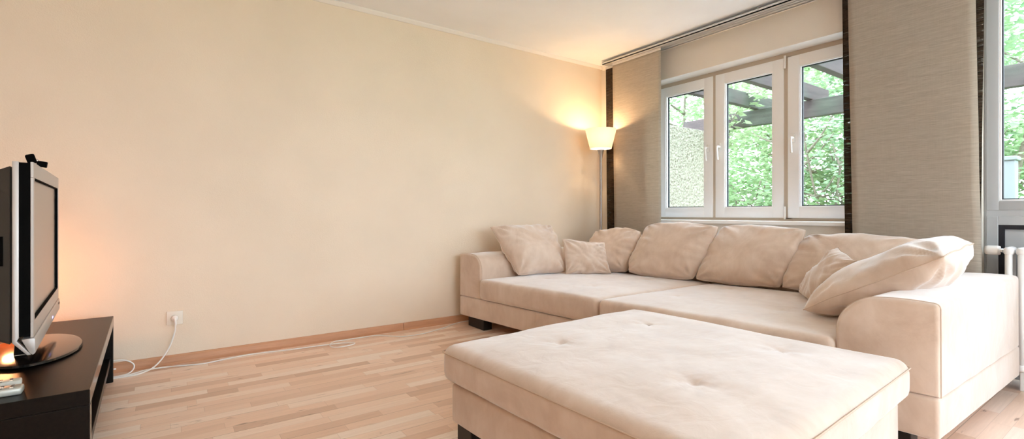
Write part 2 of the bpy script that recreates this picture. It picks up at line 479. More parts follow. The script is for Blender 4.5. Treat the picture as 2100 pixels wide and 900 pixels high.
# ------------------------------------------------------------------ window with three sashes
def ringframe(bm, y0, y1, z0, z1, w, x0, x1, bev=.004):
    box(bm, (x0, y0, z0), (x1, y0 + w, z1), bev); box(bm, (x0, y1 - w, z0), (x1, y1, z1), bev)
    box(bm, (x0, y0 + w - .002, z0), (x1, y1 - w + .002, z0 + w), bev); box(bm, (x0, y0 + w - .002, z1 - w), (x1, y1 - w + .002, z1), bev)
def handle_bm(x, y, z):
    bm = bmesh.new()
    box(bm, (x - .008, y - .013, z - .035), (x, y + .013, z + .035), .005)
    tube(bm, smoothpts([(x - .005, y, z), (x - .035, y, z + .002), (x - .047, y, z - .012), (x - .048, y - .002, z - .06), (x - .042, y - .003, z - .115)], 5), .0095, 8)
    return bm
def sash(parent, y0, y1, z0, z1, x, w, m=None, bead='pvc_b', gx=.03):
    """casement at face x: stiles, glazing bead, gasket and pane"""
    bm = bmesh.new(); ringframe(bm, y0, y1, z0, z1, w, x, x + .06)
    s = struct('sash_frame', bm, m or M['pvc'], parent, angle=40)
    bm = bmesh.new(); ringframe(bm, y0 + w - .004, y1 - w + .004, z0 + w - .004, z1 - w + .004, .012, x + .006, x + gx + .002, .001)
    struct('glazing_bead', bm, M[bead], s)
    bm = bmesh.new(); ringframe(bm, y0 + w + .004, y1 - w - .004, z0 + w + .004, z1 - w - .004, .010, x + gx - .004, x + gx + .014, 0)
    struct('gasket', bm, M['gasket'], s)
    bm = B(((x + gx + .001, y0 + w, z0 + w), (x + gx + .007, y1 - w, z1 - w)))
    struct('pane', bm, M['glass'], s)
    return s
w1 = sempty('window_1')
XS = 3.915
bm = bmesh.new(); ringframe(bm, W1a, W1b, W1z0, W1z1, .06, XS + .012, XO - .01)
box(bm, (XS + .012, 1.80, W1z0 + .03), (XO - .01, 1.865, W1z1 - .03), .003)
struct('window_frame', bm, M['frame_edge'], w1)
sz0, sz1 = .90, 2.150
sash(w1, 2.462, 3.045, sz0, sz1, XS, .085); sash(w1, 1.858, 2.438, sz0, sz1, XS, .085); sash(w1, 1.235, 1.828, sz0, sz1, XS, .085)
struct('mullion_strip', B(((XS + .004, 2.437, sz0), (XS + .02, 2.463, sz1)), ((XS + .008, 1.828, sz0), (XS + .02, 1.858, sz1))), M['frame_edge'], w1)
for y in (2.506, 2.395, 1.785):
    struct('handle', handle_bm(XS, y, 1.515), M['white_pl'], w1, smooth=True)
for z in (2.115, .94):
    bm = bmesh.new(); lathe(bm, [(.0001, -.05), (.008, -.05), (.008, .05), (.0001, .05)], 12, (XS - .006, 1.846, z)); struct('hinge', bm, M['white_pl'], w1, angle=40)
struct('window_sill', B(((XW - .03, W1a - .03, W1z0 - .012), (XS + .02, W1b + .03, W1z0 + .018)), bev=.006), M['pvc_b'], w1)
# white painted lining of the recess
struct('trim_3', B(((XW + .002, W1a, W1z1 - .004), (XS + .01, W1b, W1z1 + .01)), ((XW + .002, W1a - .01, W1z0 + .018), (XS + .01, W1a + .004, W1z1)), ((XW + .002, W1b - .004, W1z0 + .018), (XS + .01, W1b + .01, W1z1))), M['trim'])

# tall glazed units to the right, panel below and window above
def unit(n, y0, y1):
    w = sempty('window_%d' % n); X = 3.80
    bm = bmesh.new()
    ringframe(bm, y0, y1, .02, W2z1, .05, X + .012, XO - .02)
    box(bm, (X + .008, y0 + .01, .915), (X + .08, y1 - .01, .962), .002)
    struct('window_frame', bm, M['alu'], w)
    sash(w, y0 + .012, y1 - .012, .955, W2z1 - .02, X, .052, M['alu'])
    bm = bmesh.new(); ringframe(bm, y0 + .012, y1 - .012, .04, .922, .05, X, X + .06); s = struct('panel_frame', bm, M['alu'], w)
    bm = bmesh.new(); ringframe(bm, y0 + .060, y1 - .060, .088, .874, .026, X + .002, X + .02, 0); struct('gasket', bm, M['gasket'], s)
    struct('panel', B(((X + .016, y0 + .06, .09), (X + .035, y1 - .06, .87)), bev=.004), M['alu'], s)
    return w
unit(2, -.35, .70); unit(3, -1.40, -.35); unit(4, -2.45, -1.40)
# unseen side behind the camera: long glazed front added to let in daylight
w5 = sempty('window_5')
bm = bmesh.new()
for a, b in ((.3, 1.75), (1.75, 3.2)):
    for x0, x1 in ((a, a + .07), (b - .07, b)): box(bm, (x0, YF - .12, .12), (x1, YF - .05, W2z1), .004)
    for z0, z1 in ((.12, .19), (W2z1 - .07, W2z1)): box(bm, (a, YF - .12, z0), (b, YF - .05, z1), .004)
struct('window_frame', bm, M['pvc'], w5)
struct('pane', B(((.32, YF - .09, .14), (3.18, YF - .084, W2z1 - .02))), M['glass'], w5)

# ------------------------------------------------------------------ sofa
A_, B_, C_, D_ = V((1.98, 3.565)), V((2.33, .548)), V((3.62, .528)), V((3.31, 3.575))
def sp(u, v):  # u along the front from the far arm to the near arm, v from front to back
    return bil([(p.x, p.y, 0) for p in (A_, B_, C_, D_)], u, v)
def sq(u0, u1, v0, v1): return [sp(u0, v0), sp(u1, v0), sp(u1, v1), sp(u0, v1)]
sofa = thing('sofa', 'long deep beige microsuede sofa standing under the window', 'sofa', (2.8, 2.1, 0))
def sobj(name, bm, m, parent=sofa, **k):
    o = obj(name, bm, m, parent, **k)
    if parent is sofa: o.matrix_parent_inverse = Matrix.Translation((-2.8, -2.1, 0))
    return o
sobj('base', softbox(sq(0, 1, 0, 1), .088, .247, .014, wr=.002, step=.06, seed=3), M['suede'], smooth=True)
uF, uN, uS = .0935, .890, .481
sobj('seat_cushion', softbox(sq(uF, uS - .002, -.012, .93), .25, .412, .03, puff=.016, wr=.004, seed=1, side_bulge=.004, step=.022,
     dents=((3.017, 2.44, .014, .07), (2.45, 2.45, .014, .07), (2.42, 2.95, .012, .07), (3.0, 2.93, .012, .07))), M['suede'], smooth=True)
sobj('seat_cushion', softbox(sq(uS + .002, uN, -.012, .93), .25, .412, .03, puff=.016, wr=.004, seed=5, side_bulge=.004, step=.022,
     dents=((2.593, 1.87, .014, .07), (3.111, 1.829, .014, .07), (2.657, 1.279, .012, .07), (3.15, 1.25, .012, .07))), M['suede'], smooth=True)
def arm(u0, u1, inner_high, R, ztop=.600, zb=.25, rr=.02):
    """u0 = outer, u1 = inner; the inner top edge is broadly rounded"""
    w = abs(u1 - u0) * 3.03
    prof = [(0, zb), (0, ztop - rr)]
    for k in range(1, 5): a = PI / 2 * k / 4; prof.append((rr - rr * math.cos(a), ztop - rr + rr * math.sin(a)))
    for k in range(1, 4): prof.append((rr + (w - R - rr) * k / 4, ztop + .004 * math.sin(PI * k / 4)))
    for k in range(0, 11): a = PI / 2 * k / 10; prof.append((w - R + R * math.sin(a), ztop - R + R * math.cos(a)))
    for k in range(1, 5): prof.append((w, ztop - R - (ztop - R - zb) * k / 4))
    n = len(prof); P = [V(p) for p in prof]
    N = []
    for i in range(n):
        d = (P[(i + 1) % n] - P[i - 1]); N.append(V((-d.y, d.x)).normalized() * -1)
    bm = bmesh.new(); rings = []
    L = (C_ - B_).length; e = .016
    st = [(0, e)] + [(e * (1 - math.cos(PI / 2 * k / 4)), e * (1 - math.sin(PI / 2 * k / 4))) for k in range(1, 5)]
    st += [(e + (L - 2 * e) * k / 24, 0) for k in range(1, 25)] + [(L - e * (1 - math.cos(PI / 2 * k / 4)), e * (1 - math.sin(PI / 2 * k / 4))) for k in range(3, -1, -1)]
    for s, ins in st:
        ring = []
        for p, nn in zip(P, N):
            q = p + nn * ins; q.y = max(q.y, zb) if p.y <= zb + 1e-6 else q.y
            v = s / L; f = q.x / w
            g = sp(u0 + (u1 - u0) * f, v)
            wob = .003 * noise.noise(V((s * 7, p.x * 9, p.y * 6 + u0 * 5)))
            ring.append(bm.verts.new((g.x, g.y + wob, q.y + (wob + .012 * v if p.y > .45 else 0))))
        rings.append(ring)
    for a, b in zip(rings, rings[1:]):
        for k in range(n): bm.faces.new((a[k], a[(k + 1) % n], b[(k + 1) % n], b[k]))
    bm.faces.new(rings[0][::-1]); bm.faces.new(rings[-1])
    pip = [rings[4][k].co.copy() for k in range(n)]
    return bm, pip
for nm, u0, u1, R in (('armrest', 0.0, uF - .001, .12), ('armrest', 1.0, uN + .001, .15)):
    bm, pip = arm(u0, u1, 0, R); o = sobj(nm, bm, M['suede'], angle=50)
    s = bmesh.new(); tube(s, pip, .0032, 6, True); obj('piping', s, M['seam'], o, smooth=True)
sobj('backrest', softbox(sq(uF - .02, uN + .02, .935, 1.0), .25, .62, .025, wr=.002, step=.06), M['suede'], smooth=True)
for u, v in ((.05, .06), (.95, .06), (.05, .93), (.955, .90), (.5, .06)):
    c = sp(u, v); L = .14 if u < .5 else .06
    bm = B(((c.x - .04, c.y - L, 0), (c.x + .04, c.y + min(L, .10), .09)), bev=.003); sobj('foot', bm, M['foot'])
bm = bmesh.new(); s0, s1 = sp(.45, 0), sp(.45, 0)   # stitched joint of the front
tube(bm, [(sp(.30, 0).x - .0015, sp(.30, 0).y, .10), (sp(.30, 0).x - .0015, sp(.30, 0).y, .245)], .002, 6); sobj('seam', bm, M['seam'])

# loose cushions on the sofa
SZ = .418
g = 'loose back cushions along the sofa'
cushion('back_cushion', 'beige back cushion in the wall corner, below the floor lamp', 'cushion',
        [(3.27, 3.25, .785), (3.29, 2.70, .80), (3.14, 2.76, .43), (3.02, 3.18, .43)], .21, g, e=.34, rnd=.42, pinch=-.01, seed=1.3, wr=.016, zmin=SZ, sag=.15)
cushion('back_cushion', 'plump beige back cushion below the leftmost window sash', 'cushion',
        [(3.375, 2.735, .85), (3.38, 2.045, .85), (3.226, 2.185, .43), (3.109, 2.745, .43)], .22, g, e=.34, rnd=.28, pinch=-.01, seed=4.1, wr=.014, zmin=SZ, sag=.15)
cushion('back_cushion', 'plump beige back cushion below the middle and right window sashes', 'cushion',
        [(3.455, 2.095, .845), (3.46, 1.475, .84), (3.341, 1.60, .43), (3.238, 2.20, .43)], .22, g, e=.34, rnd=.25, pinch=-.01, seed=9.2, wr=.014, zmin=SZ, sag=.15)
cushion('back_cushion', 'beige back cushion in front of the wide linen panel, partly behind two throw pillows', 'cushion',
        [(3.50, 1.515, .805), (3.52, .88, .80), (3.40, .98, .43), (3.345, 1.625, .43)], .21, g, e=.34, rnd=.28, pinch=-.01, seed=12.7, wr=.014, zmin=SZ, sag=.15)
cushion('throw_pillow', 'large pale beige pillow leaning on the arm by the long wall', 'pillow',
        [(2.17, 3.41, .835), (2.86, 3.41, .835), (2.76, 3.10, .43), (2.30, 3.17, .43)], .24, None, e=.42, rnd=.16, pinch=.05, seed=21.5, wr=.018, zmin=SZ, sag=.2)
cushion('throw_pillow', 'small creased beige pillow beside the large one at the far arm', 'pillow',
        [(2.70, 3.09, .72), (3.09, 2.97, .685), (3.03, 2.84, .425), (2.71, 3.05, .425)], .13, None, e=.5, rnd=.04, pinch=.06, seed=31.5, wr=.020, zmin=SZ)
cushion('throw_pillow', 'large beige pillow lying tilted over the near arm of the sofa', 'pillow',
        [(3.24, .62, .80), (2.58, .585, .765), (2.55, 1.13, .46), (3.2, 1.16, .48)][::-1], .27, None, e=.42, rnd=.14, pinch=.03, seed=44.4, wr=.016, zmin=SZ)
cushion('throw_pillow', 'small beige pillow tucked behind the tilted pillow at the near arm', 'pillow',
        [(3.10, 1.17, .745), (2.85, .99, .70), (2.93, 1.23, .43), (3.24, 1.44, .43)], .13, None, e=.5, rnd=.06, pinch=.05, seed=57.1, wr=.014, zmin=SZ)

# ------------------------------------------------------------------ ottoman
OT = (1.568, 1.196); oa = math.radians(3.2)
ott = thing('ottoman', 'large square beige tufted ottoman in front of the sofa', 'ottoman', (*OT, 0), oa)
hw = .629
def oq(h): return [(-h, -h), (h, -h), (h, h), (-h, h)]
loc = lambda x, y: (Matrix.Rotation(-oa, 2) @ V((x - OT[0], y - OT[1])))
ds = [(*loc(x, y), .020, .09) for x, y in ((1.299, 1.493), (1.872, 1.513), (1.334, .90), (1.929, .919))]
o = obj('seat_cushion', softbox(oq(hw), .25, .400, .045, puff=.018, wr=.005, seed=8, side_bulge=.004, dents=ds, step=.016), M['suede'], ott, smooth=True)
for dx, dy, *_ in ds:
    bm = bmesh.new(); lathe(bm, [(.0001, .003), (.006, .002), (.009, -.002), (.008, -.006)], 12, (dx, dy, .399)); obj('button', bm, M['suede'], o, smooth=True)
s = bmesh.new(); h = hw + .0015
rc = .03; pts = []
for cx, cy, a0 in ((h - rc, h - rc, 0), (-h + rc, h - rc, 90), (-h + rc, -h + rc, 180), (h - rc, -h + rc, 270)):
    for k in range(6): a = math.radians(a0 + 18 * k); pts.append((cx + rc * math.cos(a), cy + rc * math.sin(a), .372))
tube(s, pts, .0025, 6, True); obj('seam', s, M['seam'], o, smooth=True)
obj('base', softbox(oq(hw - .03), .085, .248, .018, wr=.002, step=.06, seed=2), M['suede'], ott, smooth=True)
for sx in (-1, 1):
    for sy in (-1, 1):
        x, y = sx * (hw - .10), sy * (hw - .10)
        obj('foot', B(((x - .05, y - .05, 0), (x + .05, y + .05, .09)), bev=.003), M['foot'], ott)

# ------------------------------------------------------------------ television bench
ba = math.atan2(.046, 1.412)
bench = thing('tv_bench', 'low black-brown television bench with an open shelf, against the long wall', 'tv bench', (-.217, 2.098, 0), ba)
LB_, DP = 1.415, .55
bm = B(((-DP, 0, .31), (-.0015, LB_, .36)), bev=.0015); o = obj('top_board', bm, M['laminate'], bench)
obj('edge_band', B(((-.0015, .001, .3115), (.0005, LB_ - .001, .3585))), M['laminate_edge'], o)
for y0, y1 in ((0, .05), (LB_ - .05, LB_)):
    o = obj('side_panel', B(((-DP, y0, 0), (-.0015, y1, .309)), bev=.0015), M['laminate'], bench)
    obj('edge_band', B(((-.0015, y0 + .001, .001), (.0005, y1 - .001, .308))), M['laminate_edge'], o)
o = obj('shelf', B(((-DP + .01, .05, .10), (-.012, LB_ - .05, .135)), bev=.001), M['laminate'], bench)
obj('back_panel', B(((-DP, .05, .135), (-DP + .012, LB_ - .05, .31))), M['laminate'], bench)
for y, z in ((-.0008, .335), (-.0008, .30)):
    pass

# ------------------------------------------------------------------ television
ta = math.radians(4.4)
tv = thing('television', 'silver-framed flat television on a round glossy foot, seen from its side', 'television', (-.47, 2.806, .36), ta)
HW = .505
bm = bmesh.new()   # oval foot
t = bmesh.new(); lathe(t, [(.0001, .0), (.96, 0), (1.0, .006), (.985, .014), (.90, .017), (.0001, .019)], 64)
bmesh.ops.transform(t, matrix=Matrix.Diagonal((.155, .295, 1, 1)), verts=t.verts); merge(bm, t)
obj('foot', bm, M['blackgloss'], tv, angle=35)
bm = bmesh.new()
prism(bm, [(-.13, .017), (.13, .017), (.10, .06), (.09, .13), (-.09, .13), (-.10, .06)], 'x', -.045, -.005, .004); obj('neck', bm, M['blackgloss'], tv)
for y in (-.1, .1):
    pass
# back cover
bm = bmesh.new()
t = bmesh.new(); bmesh.ops.create_cube(t, size=1)
for v in t.verts:
    back = v.co.x < 0
    v.co = V((-.105 if back else -.006, (1 if v.co.y > 0 else -1) * (.43 if back else .498), (.70 if back else .742) if v.co.z > 0 else (.17 if back else .13)))
bmesh.ops.bevel(t, geom=list(t.edges), offset=.008, segments=2, affect='EDGES'); merge(bm, t)
back = obj('back_cover', bm, M['darkgrey'], tv, angle=40)
# socket panel recessed in the near side of the back cover
def on_side(x, z, out=0.):   # point on the slanted near side
    k = (x + .006) / (-.105 + .006); return V((x, -(.498 + (.43 - .498) * k) - out, z))
bm = bmesh.new(); ps = [on_side(-.055, .245, .001), on_side(-.10, .245, .001), on_side(-.10, .345, .001), on_side(-.055, .345, .001)]
f = bm.faces.new([bm.verts.new(p) for p in ps]); r = bmesh.ops.extrude_face_region(bm, geom=[f]);
for v in r['geom']:
    if isinstance(v, bmesh.types.BMVert): v.co.y -= .002
panel = obj('socket_panel', bm, M['brass'], back)
nrm = V((-.068, -.099, 0)).normalized(); rot = nrm.to_track_quat('Z', 'Y').to_matrix().to_4x4()
for z, mm in ((.318, 'black'), (.302, 'yellow'), (.288, 'white_pl'), (.274, 'red'), (.258, 'black')):
    bm = bmesh.new(); lathe(bm, [(.0025, .001), (.0025, .005), (.0055, .005), (.0055, 0)], 16, on_side(-.064, z, .003), rot); obj('socket', bm, M[mm], panel)
for z0, z1 in ((.40, .50),):   # grip recess on the back cover side
    bm = bmesh.new(); ps = [on_side(-.030, z0, .001), on_side(-.095, z0, .001), on_side(-.095, z1, .001), on_side(-.030, z1, .001)]
    bm.faces.new([bm.verts.new(p) for p in ps]); r = bmesh.ops.extrude_face_region(bm, geom=list(bm.faces))
    for v in r['geom']:
        if isinstance(v, bmesh.types.BMVert): v.co.y -= .002
    obj('grip_recess', bm, M['black'], back)
# silver outer trim: side profile with a slanted foot, wraps the black core
prof_s = [(-.006, .755), (-.006, .14), (.030, .0935), (.040, .0935), (.005, .145), (.010, .155), (.010, .755)]
for y0, y1 in ((-HW, -HW + .02), (HW - .02, HW)):
    bm = bmesh.new(); prism(bm, prof_s, 'y', y0, y1, .001); obj('side_trim', bm, M['silver'], tv, angle=30)
obj('side_band', B(((.0098, -HW + .002, .158), (.022, HW - .002, .752)), ((.0215, -HW + .002, .158), (.0405, -HW + .03, .752)), ((.0215, HW - .03, .158), (.0405, HW - .002, .752))), M['black'], tv)
# bezel and screen
bm = bmesh.new()
zt, zb, st, sb = .755, .152, .702, .205
xf = .0455
for a, b in (((.038, -HW, st), (xf, HW, zt)), ((.038, -HW, zb), (xf, HW, sb)), ((.038, -HW, sb), (xf, -HW + .035, st)), ((.038, HW - .035, sb), (xf, HW, st))): box(bm, a, b, .0012)
bez = obj('bezel', bm, M['silver'], tv)
bm = bmesh.new()
for a, b in (((.030, -HW + .035, st - .004), (xf - .001, HW - .035, st + .001)), ((.030, -HW + .035, sb - .001), (xf - .001, HW - .035, sb + .004)), ((.030, HW - .040, sb), (xf - .001, HW - .034, st)), ((.030, -HW + .034, sb), (xf - .001, -HW + .04, st))): box(bm, a, b)
obj('screen_lip', bm, M['black'], bez)
obj('screen', B(((.024, -HW + .036, sb), (.034, HW - .036, st))), M['screen'], tv)
bm = bmesh.new(); prism(bm, [(.016, .148), (.047, .150), (.050, .145), (.050, .098), (.044, .0925), (.036, .1)], 'y', -HW - .001, HW + .001, .0015)
bar = obj('speaker_bar', bm, M['silver'], tv, angle=30)
obj('power_light', B(((.0495, .115, .112), (.0512, .135, .120))), M['led'], bar)
obj('bar_button', B(((.0495, HW - .07, .128), (.0512, HW - .03, .137))), M['black'], bar)

# webcam clipped on the top edge of the television
cam_t = thing('webcam', 'small black webcam clipped on the near top corner of the television', 'webcam', (-.418, 2.515, 1.1155), ta); cam_t.scale = (.72, .72, .72)
obj('clip', B(((-.030, -.018, .0), (.012, .018, .010)), ((.008, -.014, -.020), (.012, .014, .004)), bev=.0015), M['black'], cam_t)
bm = bmesh.new(); box(bm, (-.018, -.014, -.022), (.018, .014, .026), .006, mtx=Matrix.Translation((-.012, -.004, .034)) @ Matrix.Rotation(math.radians(-16), 4, 'Y') @ Matrix.Rotation(.3, 4, 'X'))
hd = obj('camera_body', bm, M['black'], cam_t)
bm = bmesh.new(); lathe(bm, [(.0001, .006), (.005, .005), (.008, .002), (.008, 0)], 16, (.010, -.004, .030), Matrix.Rotation(PI / 2 - .2, 4, 'Y')); obj('lens', bm, M['chrome'], hd, smooth=True)
bm = bmesh.new(); box(bm, (-.020, -.016, -.016), (.020, .016, .014), .003, mtx=Matrix.Translation((.028, .006, .013)) @ Matrix.Rotation(math.radians(8), 4, 'Y')); obj('stand_clip', bm, M['black'], cam_t)

# remotes on the bench
def remote(label, loc, rz, L, W, T, body, blue):
    r = thing('remote_control', label, 'remote control', loc, rz, 'remote controls on the bench')
    obj('body', B(((-L / 2, -W / 2, 0), (L / 2, W / 2, T)), bev=.006), body, r, angle=50)
    for i in range(7):
        for j in range(3):
            mm = M['btn_b'] if blue and i in (2, 3) else M['btn_g'] if (i + j) % 3 else M['white_pl']
            x = -L / 2 + .02 + i * (L - .045) / 6; y = (j - 1) * W * .28
            obj('button', B(((x - .004, y - .003, T - .001), (x + .004, y + .003, T + .0018)), bev=.0008), mm, r)
    return r
remote('ivory remote control with blue keys lying on the black bench', (-.505, 2.275, .36), math.radians(8), .19, .045, .022, M['remote_w'], True)
remote('silver remote control lying nearest the end of the black bench', (-.485, 2.185, .36), math.radians(2), .19, .05, .024, M['remote_s'], False)

# amber glass lamp hidden behind the screen; its glow falls on wall and bench
lamp2 = thing('table_lamp', 'small amber glass lamp glowing behind the television', 'table lamp', (-.655, 3.32, .36))
bm = bmesh.new(); lathe(bm, [(.0001, 0), (.055, 0), (.055, .008), (.02, .014), (.012, .03), (.0001, .03)], 24); obj('base', bm, M['steel'], lamp2, angle=40)
bm = bmesh.new(); lathe(bm, [(.014, .03), (.045, .045), (.065, .08), (.066, .11), (.052, .145), (.035, .16), (.033, .16), (.050, .143), (.063, .11), (.062, .08), (.044, .048), (.014, .034)], 32); obj('lamp_shade', bm, M['amber'], lamp2, smooth=True)
bm = bmesh.new(); bmesh.ops.create_uvsphere(bm, u_segments=16, v_segments=10, radius=.018); bmesh.ops.translate(bm, vec=(0, 0, .095), verts=bm.verts); obj('bulb', bm, emit('amber_bulb', (1, .5, .15), 1.2), lamp2, smooth=True)

# ------------------------------------------------------------------ floor lamp in the corner
LX, LY = 3.475, 3.395
fl = thing('floor_lamp', 'steel floor lamp with a lit white shade in the room corner', 'floor lamp', (LX, LY, 0))
bm = bmesh.new(); lathe(bm, [(.0001, 0), (.115, 0), (.12, .006), (.118, .012), (.04, .020), (.016, .03)], 40); obj('base', bm, M['steel'], fl, angle=40)
bm = bmesh.new(); lathe(bm, [(.013, .02), (.0125, .8), (.012, 1.43), (.0135, 1.47), (.018, 1.51), (.027, 1.545), (.033, 1.560), (.034, 1.566), (.012, 1.570), (.0001, 1.582)], 24); obj('pole', bm, M['steel'], fl, smooth=True)
bm = bmesh.new(); lathe(bm, [(.106, 1.575), (.152, 1.765), (.149, 1.765), (.103, 1.575), (.106, 1.575)], 64)
shade = obj('lamp_shade', bm, M['shade'], fl, angle=50)
bm = bmesh.new()
for k in range(3):
    a = 2 * PI * k / 3; tube(bm, [(0, 0, 1.582), (.107 * math.cos(a), .107 * math.sin(a), 1.582)], .0022, 6)
obj('shade_holder', bm, M['steel'], fl)
bm = bmesh.new(); lathe(bm, [(.0001, 1.58), (.012, 1.58), (.012, 1.61), (.020, 1.63), (.026, 1.655), (.020, 1.68), (.0001, 1.69)], 16); obj('bulb', bm, M['bulb'], fl, smooth=True)

# ------------------------------------------------------------------ curtain track and panel curtains
tk = thing('curtain_track', 'white three-lane curtain track on the ceiling along the window wall', 'curtain track', (0, 0, 0))
bm = bmesh.new()
box(bm, (3.600, -2.6, 2.452), (3.735, 3.495, 2.459), 0)
for x in (3.600, 3.640, 3.680, 3.727): box(bm, (x, -2.6, 2.452), (x + .008, 3.495, 2.478), 0)
box(bm, (3.600, -2.6, 2.474), (3.735, 3.495, 2.479), 0)
obj('rail', bm, M['track'], tk)
for y in (3.40, 2.15, 2.08, .7, -1.0):
    obj('bracket', B(((3.645, y - .008, 2.478), (3.685, y + .008, 2.5))), M['steel'], tk)
for y in (3.495, -2.62):
    obj('end_cap', B(((3.596, y, 2.446), (3.739, y + .02, 2.482)), bev=.004), M['white_pl'], tk)

def panel_curtain(label, y0t, y1t, y0b, y1b, x, m, ztop=2.445, zbot=.06, wob=.006, carrier=True, seed=0, cat='curtain'):
    """flat hanging panel from y0 (near) to y1 (far), slightly rippled cloth with thickness and a weighted hem bar"""
    bm = bmesh.new(); ny, nz = 16, 60; fr = []; bk = []
    for j in range(nz + 1):
        s = j / nz; z = ztop + (zbot - ztop) * s; a = y0t + (y0b - y0t) * s; b = y1t + (y1b - y1t) * s; r0 = []; r1 = []
        for i in range(ny + 1):
            k = i / ny; y = a + (b - a) * k
            e = .004 * s * noise.noise(V((z * 3, seed + (0 if k < .5 else 9), 0)))
            xx = x + wob * s * (noise.noise(V((y * 2.2, z * .9, seed))) + .4 * noise.noise(V((y * 5, z * 1.5, seed + 3))))
            y += e if i in (0, ny) else 0
            r0.append(bm.verts.new((xx, y, z))); r1.append(bm.verts.new((xx + .0012, y, z)))
        fr.append(r0); bk.append(r1)
    for j in range(nz):
        for i in range(ny):
            bm.faces.new((fr[j][i], fr[j][i + 1], fr[j + 1][i + 1], fr[j + 1][i]))
            bm.faces.new((bk[j][i], bk[j + 1][i], bk[j + 1][i + 1], bk[j][i + 1]))
    for i in range(ny):
        for j in (0, nz): bm.faces.new((fr[j][i], bk[j][i], bk[j][i + 1], fr[j][i + 1]))
    for j in range(nz):
        for i in (0, ny): bm.faces.new((fr[j][i], fr[j + 1][i], bk[j + 1][i], bk[j][i]))
    t = thing('panel_curtain', label, cat, (0, 0, 0))
    c = obj('cloth', bm, m, t, smooth=True)
    obj('carrier_strip', B(((x - .004, y0t, ztop - .018), (x + .006, y1t, ztop + .01)), bev=.001), M['track'], t)
    obj('hem_bar', B(((x - .004, y0b + .01, zbot - .005), (x + .005, y1b - .01, zbot + .02)), bev=.001), m, t)
    return t
panel_curtain('beige linen panel hanging in the corner beside the floor lamp', 2.81, 3.401, 2.81, 3.362, 3.648, M['linen'], seed=1)
panel_curtain('dark brown open-weave panel showing as a strip behind the lamp', 2.956, 3.533, 2.956, 3.508, 3.690, M['sheer'], seed=5, zbot=.05)
panel_curtain('wide beige linen panel hanging between the three-sash window and the glazed door', .708, 1.324, .670, 1.283, 3.648, M['linen'], seed=11)
panel_curtain('black open-weave panel edging the wide linen panel on both sides', .672, 1.371, .70, 1.349, 3.690, M['sheer'], seed=15, zbot=.05)

# ------------------------------------------------------------------ column radiator
rd = thing('radiator', 'white column radiator with a thermostat valve in front of the glazed door', 'radiator', (0, 0, 0))
for k in range(16):
    y = .575 - k * .048 - .0
    bm = bmesh.new()
    for dx in (-.042, .042):
        tube(bm, [(3.70 + dx, y, .14), (3.70 + dx, y, .735)], .0155, 10)
    box(bm, (3.64, y - .021, .712), (3.76, y + .021, .758), .018, 3); box(bm, (3.64, y - .021, .10), (3.76, y + .021, .146), .018, 3)
    obj('column', bm, M['rad'], rd, smooth=True)
bm = bmesh.new(); tube(bm, [(3.70, .59, .735), (3.70, .64, .735)], .012, 12); vt = obj('valve_pipe', bm, M['chrome'], rd, smooth=True)
tube_r = Matrix.Rotation(-PI / 2, 4, 'X')
bm = bmesh.new(); lathe(bm, [(.012, 0), (.023, .002), (.026, .012), (.026, .05), (.022, .062), (.0001, .066)], 24, (3.70, .612, .735), tube_r); obj('thermostat_knob', bm, M['white_pl'], rd, smooth=True)
for y in (.52, -.1):
    obj('foot', B(((3.66, y - .015, 0), (3.74, y + .015, .11)), bev=.004), M['rad'], rd)

# ------------------------------------------------------------------ socket, plug and cables
so = thing('wall_socket', 'cream square wall socket low on the long wall', 'socket', (.02, YW, .287))
bm = bmesh.new(); box(bm, (-.042, -.011, -.042), (.042, 0, .042), .003)
obj('cover_plate', bm, M['outlet'], so, angle=40)
rx = Matrix.Rotation(PI / 2, 4, 'X')
bm = bmesh.new(); lathe(bm, [(.0215, -.0115), (.0225, .0125), (.0200, .0125), (.0190, .004), (.0001, .004)], 32, (0, 0, 0), rx); obj('socket_ring', bm, M['outlet'], so, angle=40)
pc = thing('power_cable', 'white cable running from the plug in the wall socket to the bench', 'cable', (.02, YW - .012, .287))
bm = bmesh.new(); lathe(bm, [(.0001, 0), (.0175, 0), (.0175, .012), (.014, .026), (.0001, .030)], 24, (0, 0, 0), rx)
tube(bm, smoothpts([(0, -.022, 0), (.002, -.036, -.008), (.004, -.038, -.03), (.002, -.034, -.05)], 5), .009, 10, r2=.005)
obj('plug', bm, M['white_pl'], pc, smooth=True)
def cable(parent, pts, r, m='white_pl', off=(0, 0, 0), name='cord'):
    bm = bmesh.new(); tube(bm, [p - V(off) for p in smoothpts(pts, 8)], r, 8)
    return obj(name, bm, M[m], parent, smooth=True)
off = (.02, YW - .012, .287)
cable(pc, [(.022, 3.626, .238), (.02, 3.622, .21), (-.004, 3.61, .13), (-.045, 3.59, .06), (-.09, 3.56, .022), (-.15, 3.535, .007), (-.215, 3.525, .006), (-.30, 3.53, .006), (-.42, 3.56, .006), (-.6, 3.60, .006)], .0045, off=off)
ec = thing('extension_cable', 'long white cable lying along the baseboard towards the sofa', 'cable', (0, 3.55, 0))
cable(ec, [(-.55, 3.56, .005), (-.30, 3.555, .005), (-.2, 3.55, .006), (-.12, 3.585, .01), (-.03, 3.6, .006), (.07, 3.578, .005), (.17, 3.555, .005), (.30, 3.585, .005), (.45, 3.605, .005), (.68, 3.573, .005), (.87, 3.559, .005),
           (.99, 3.54, .005), (1.07, 3.50, .006), (1.06, 3.44, .012), (.985, 3.405, .015), (.92, 3.43, .012), (.915, 3.52, .010), (.965, 3.60, .007), (1.05, 3.612, .005), (1.164, 3.613, .005),
           (1.274, 3.606, .005), (1.36, 3.53, .005), (1.445, 3.46, .005), (1.6, 3.455, .005), (1.81, 3.53, .005), (2.0, 3.625, .005), (2.2, 3.64, .005)], .0042, off=(0, 3.55, 0))
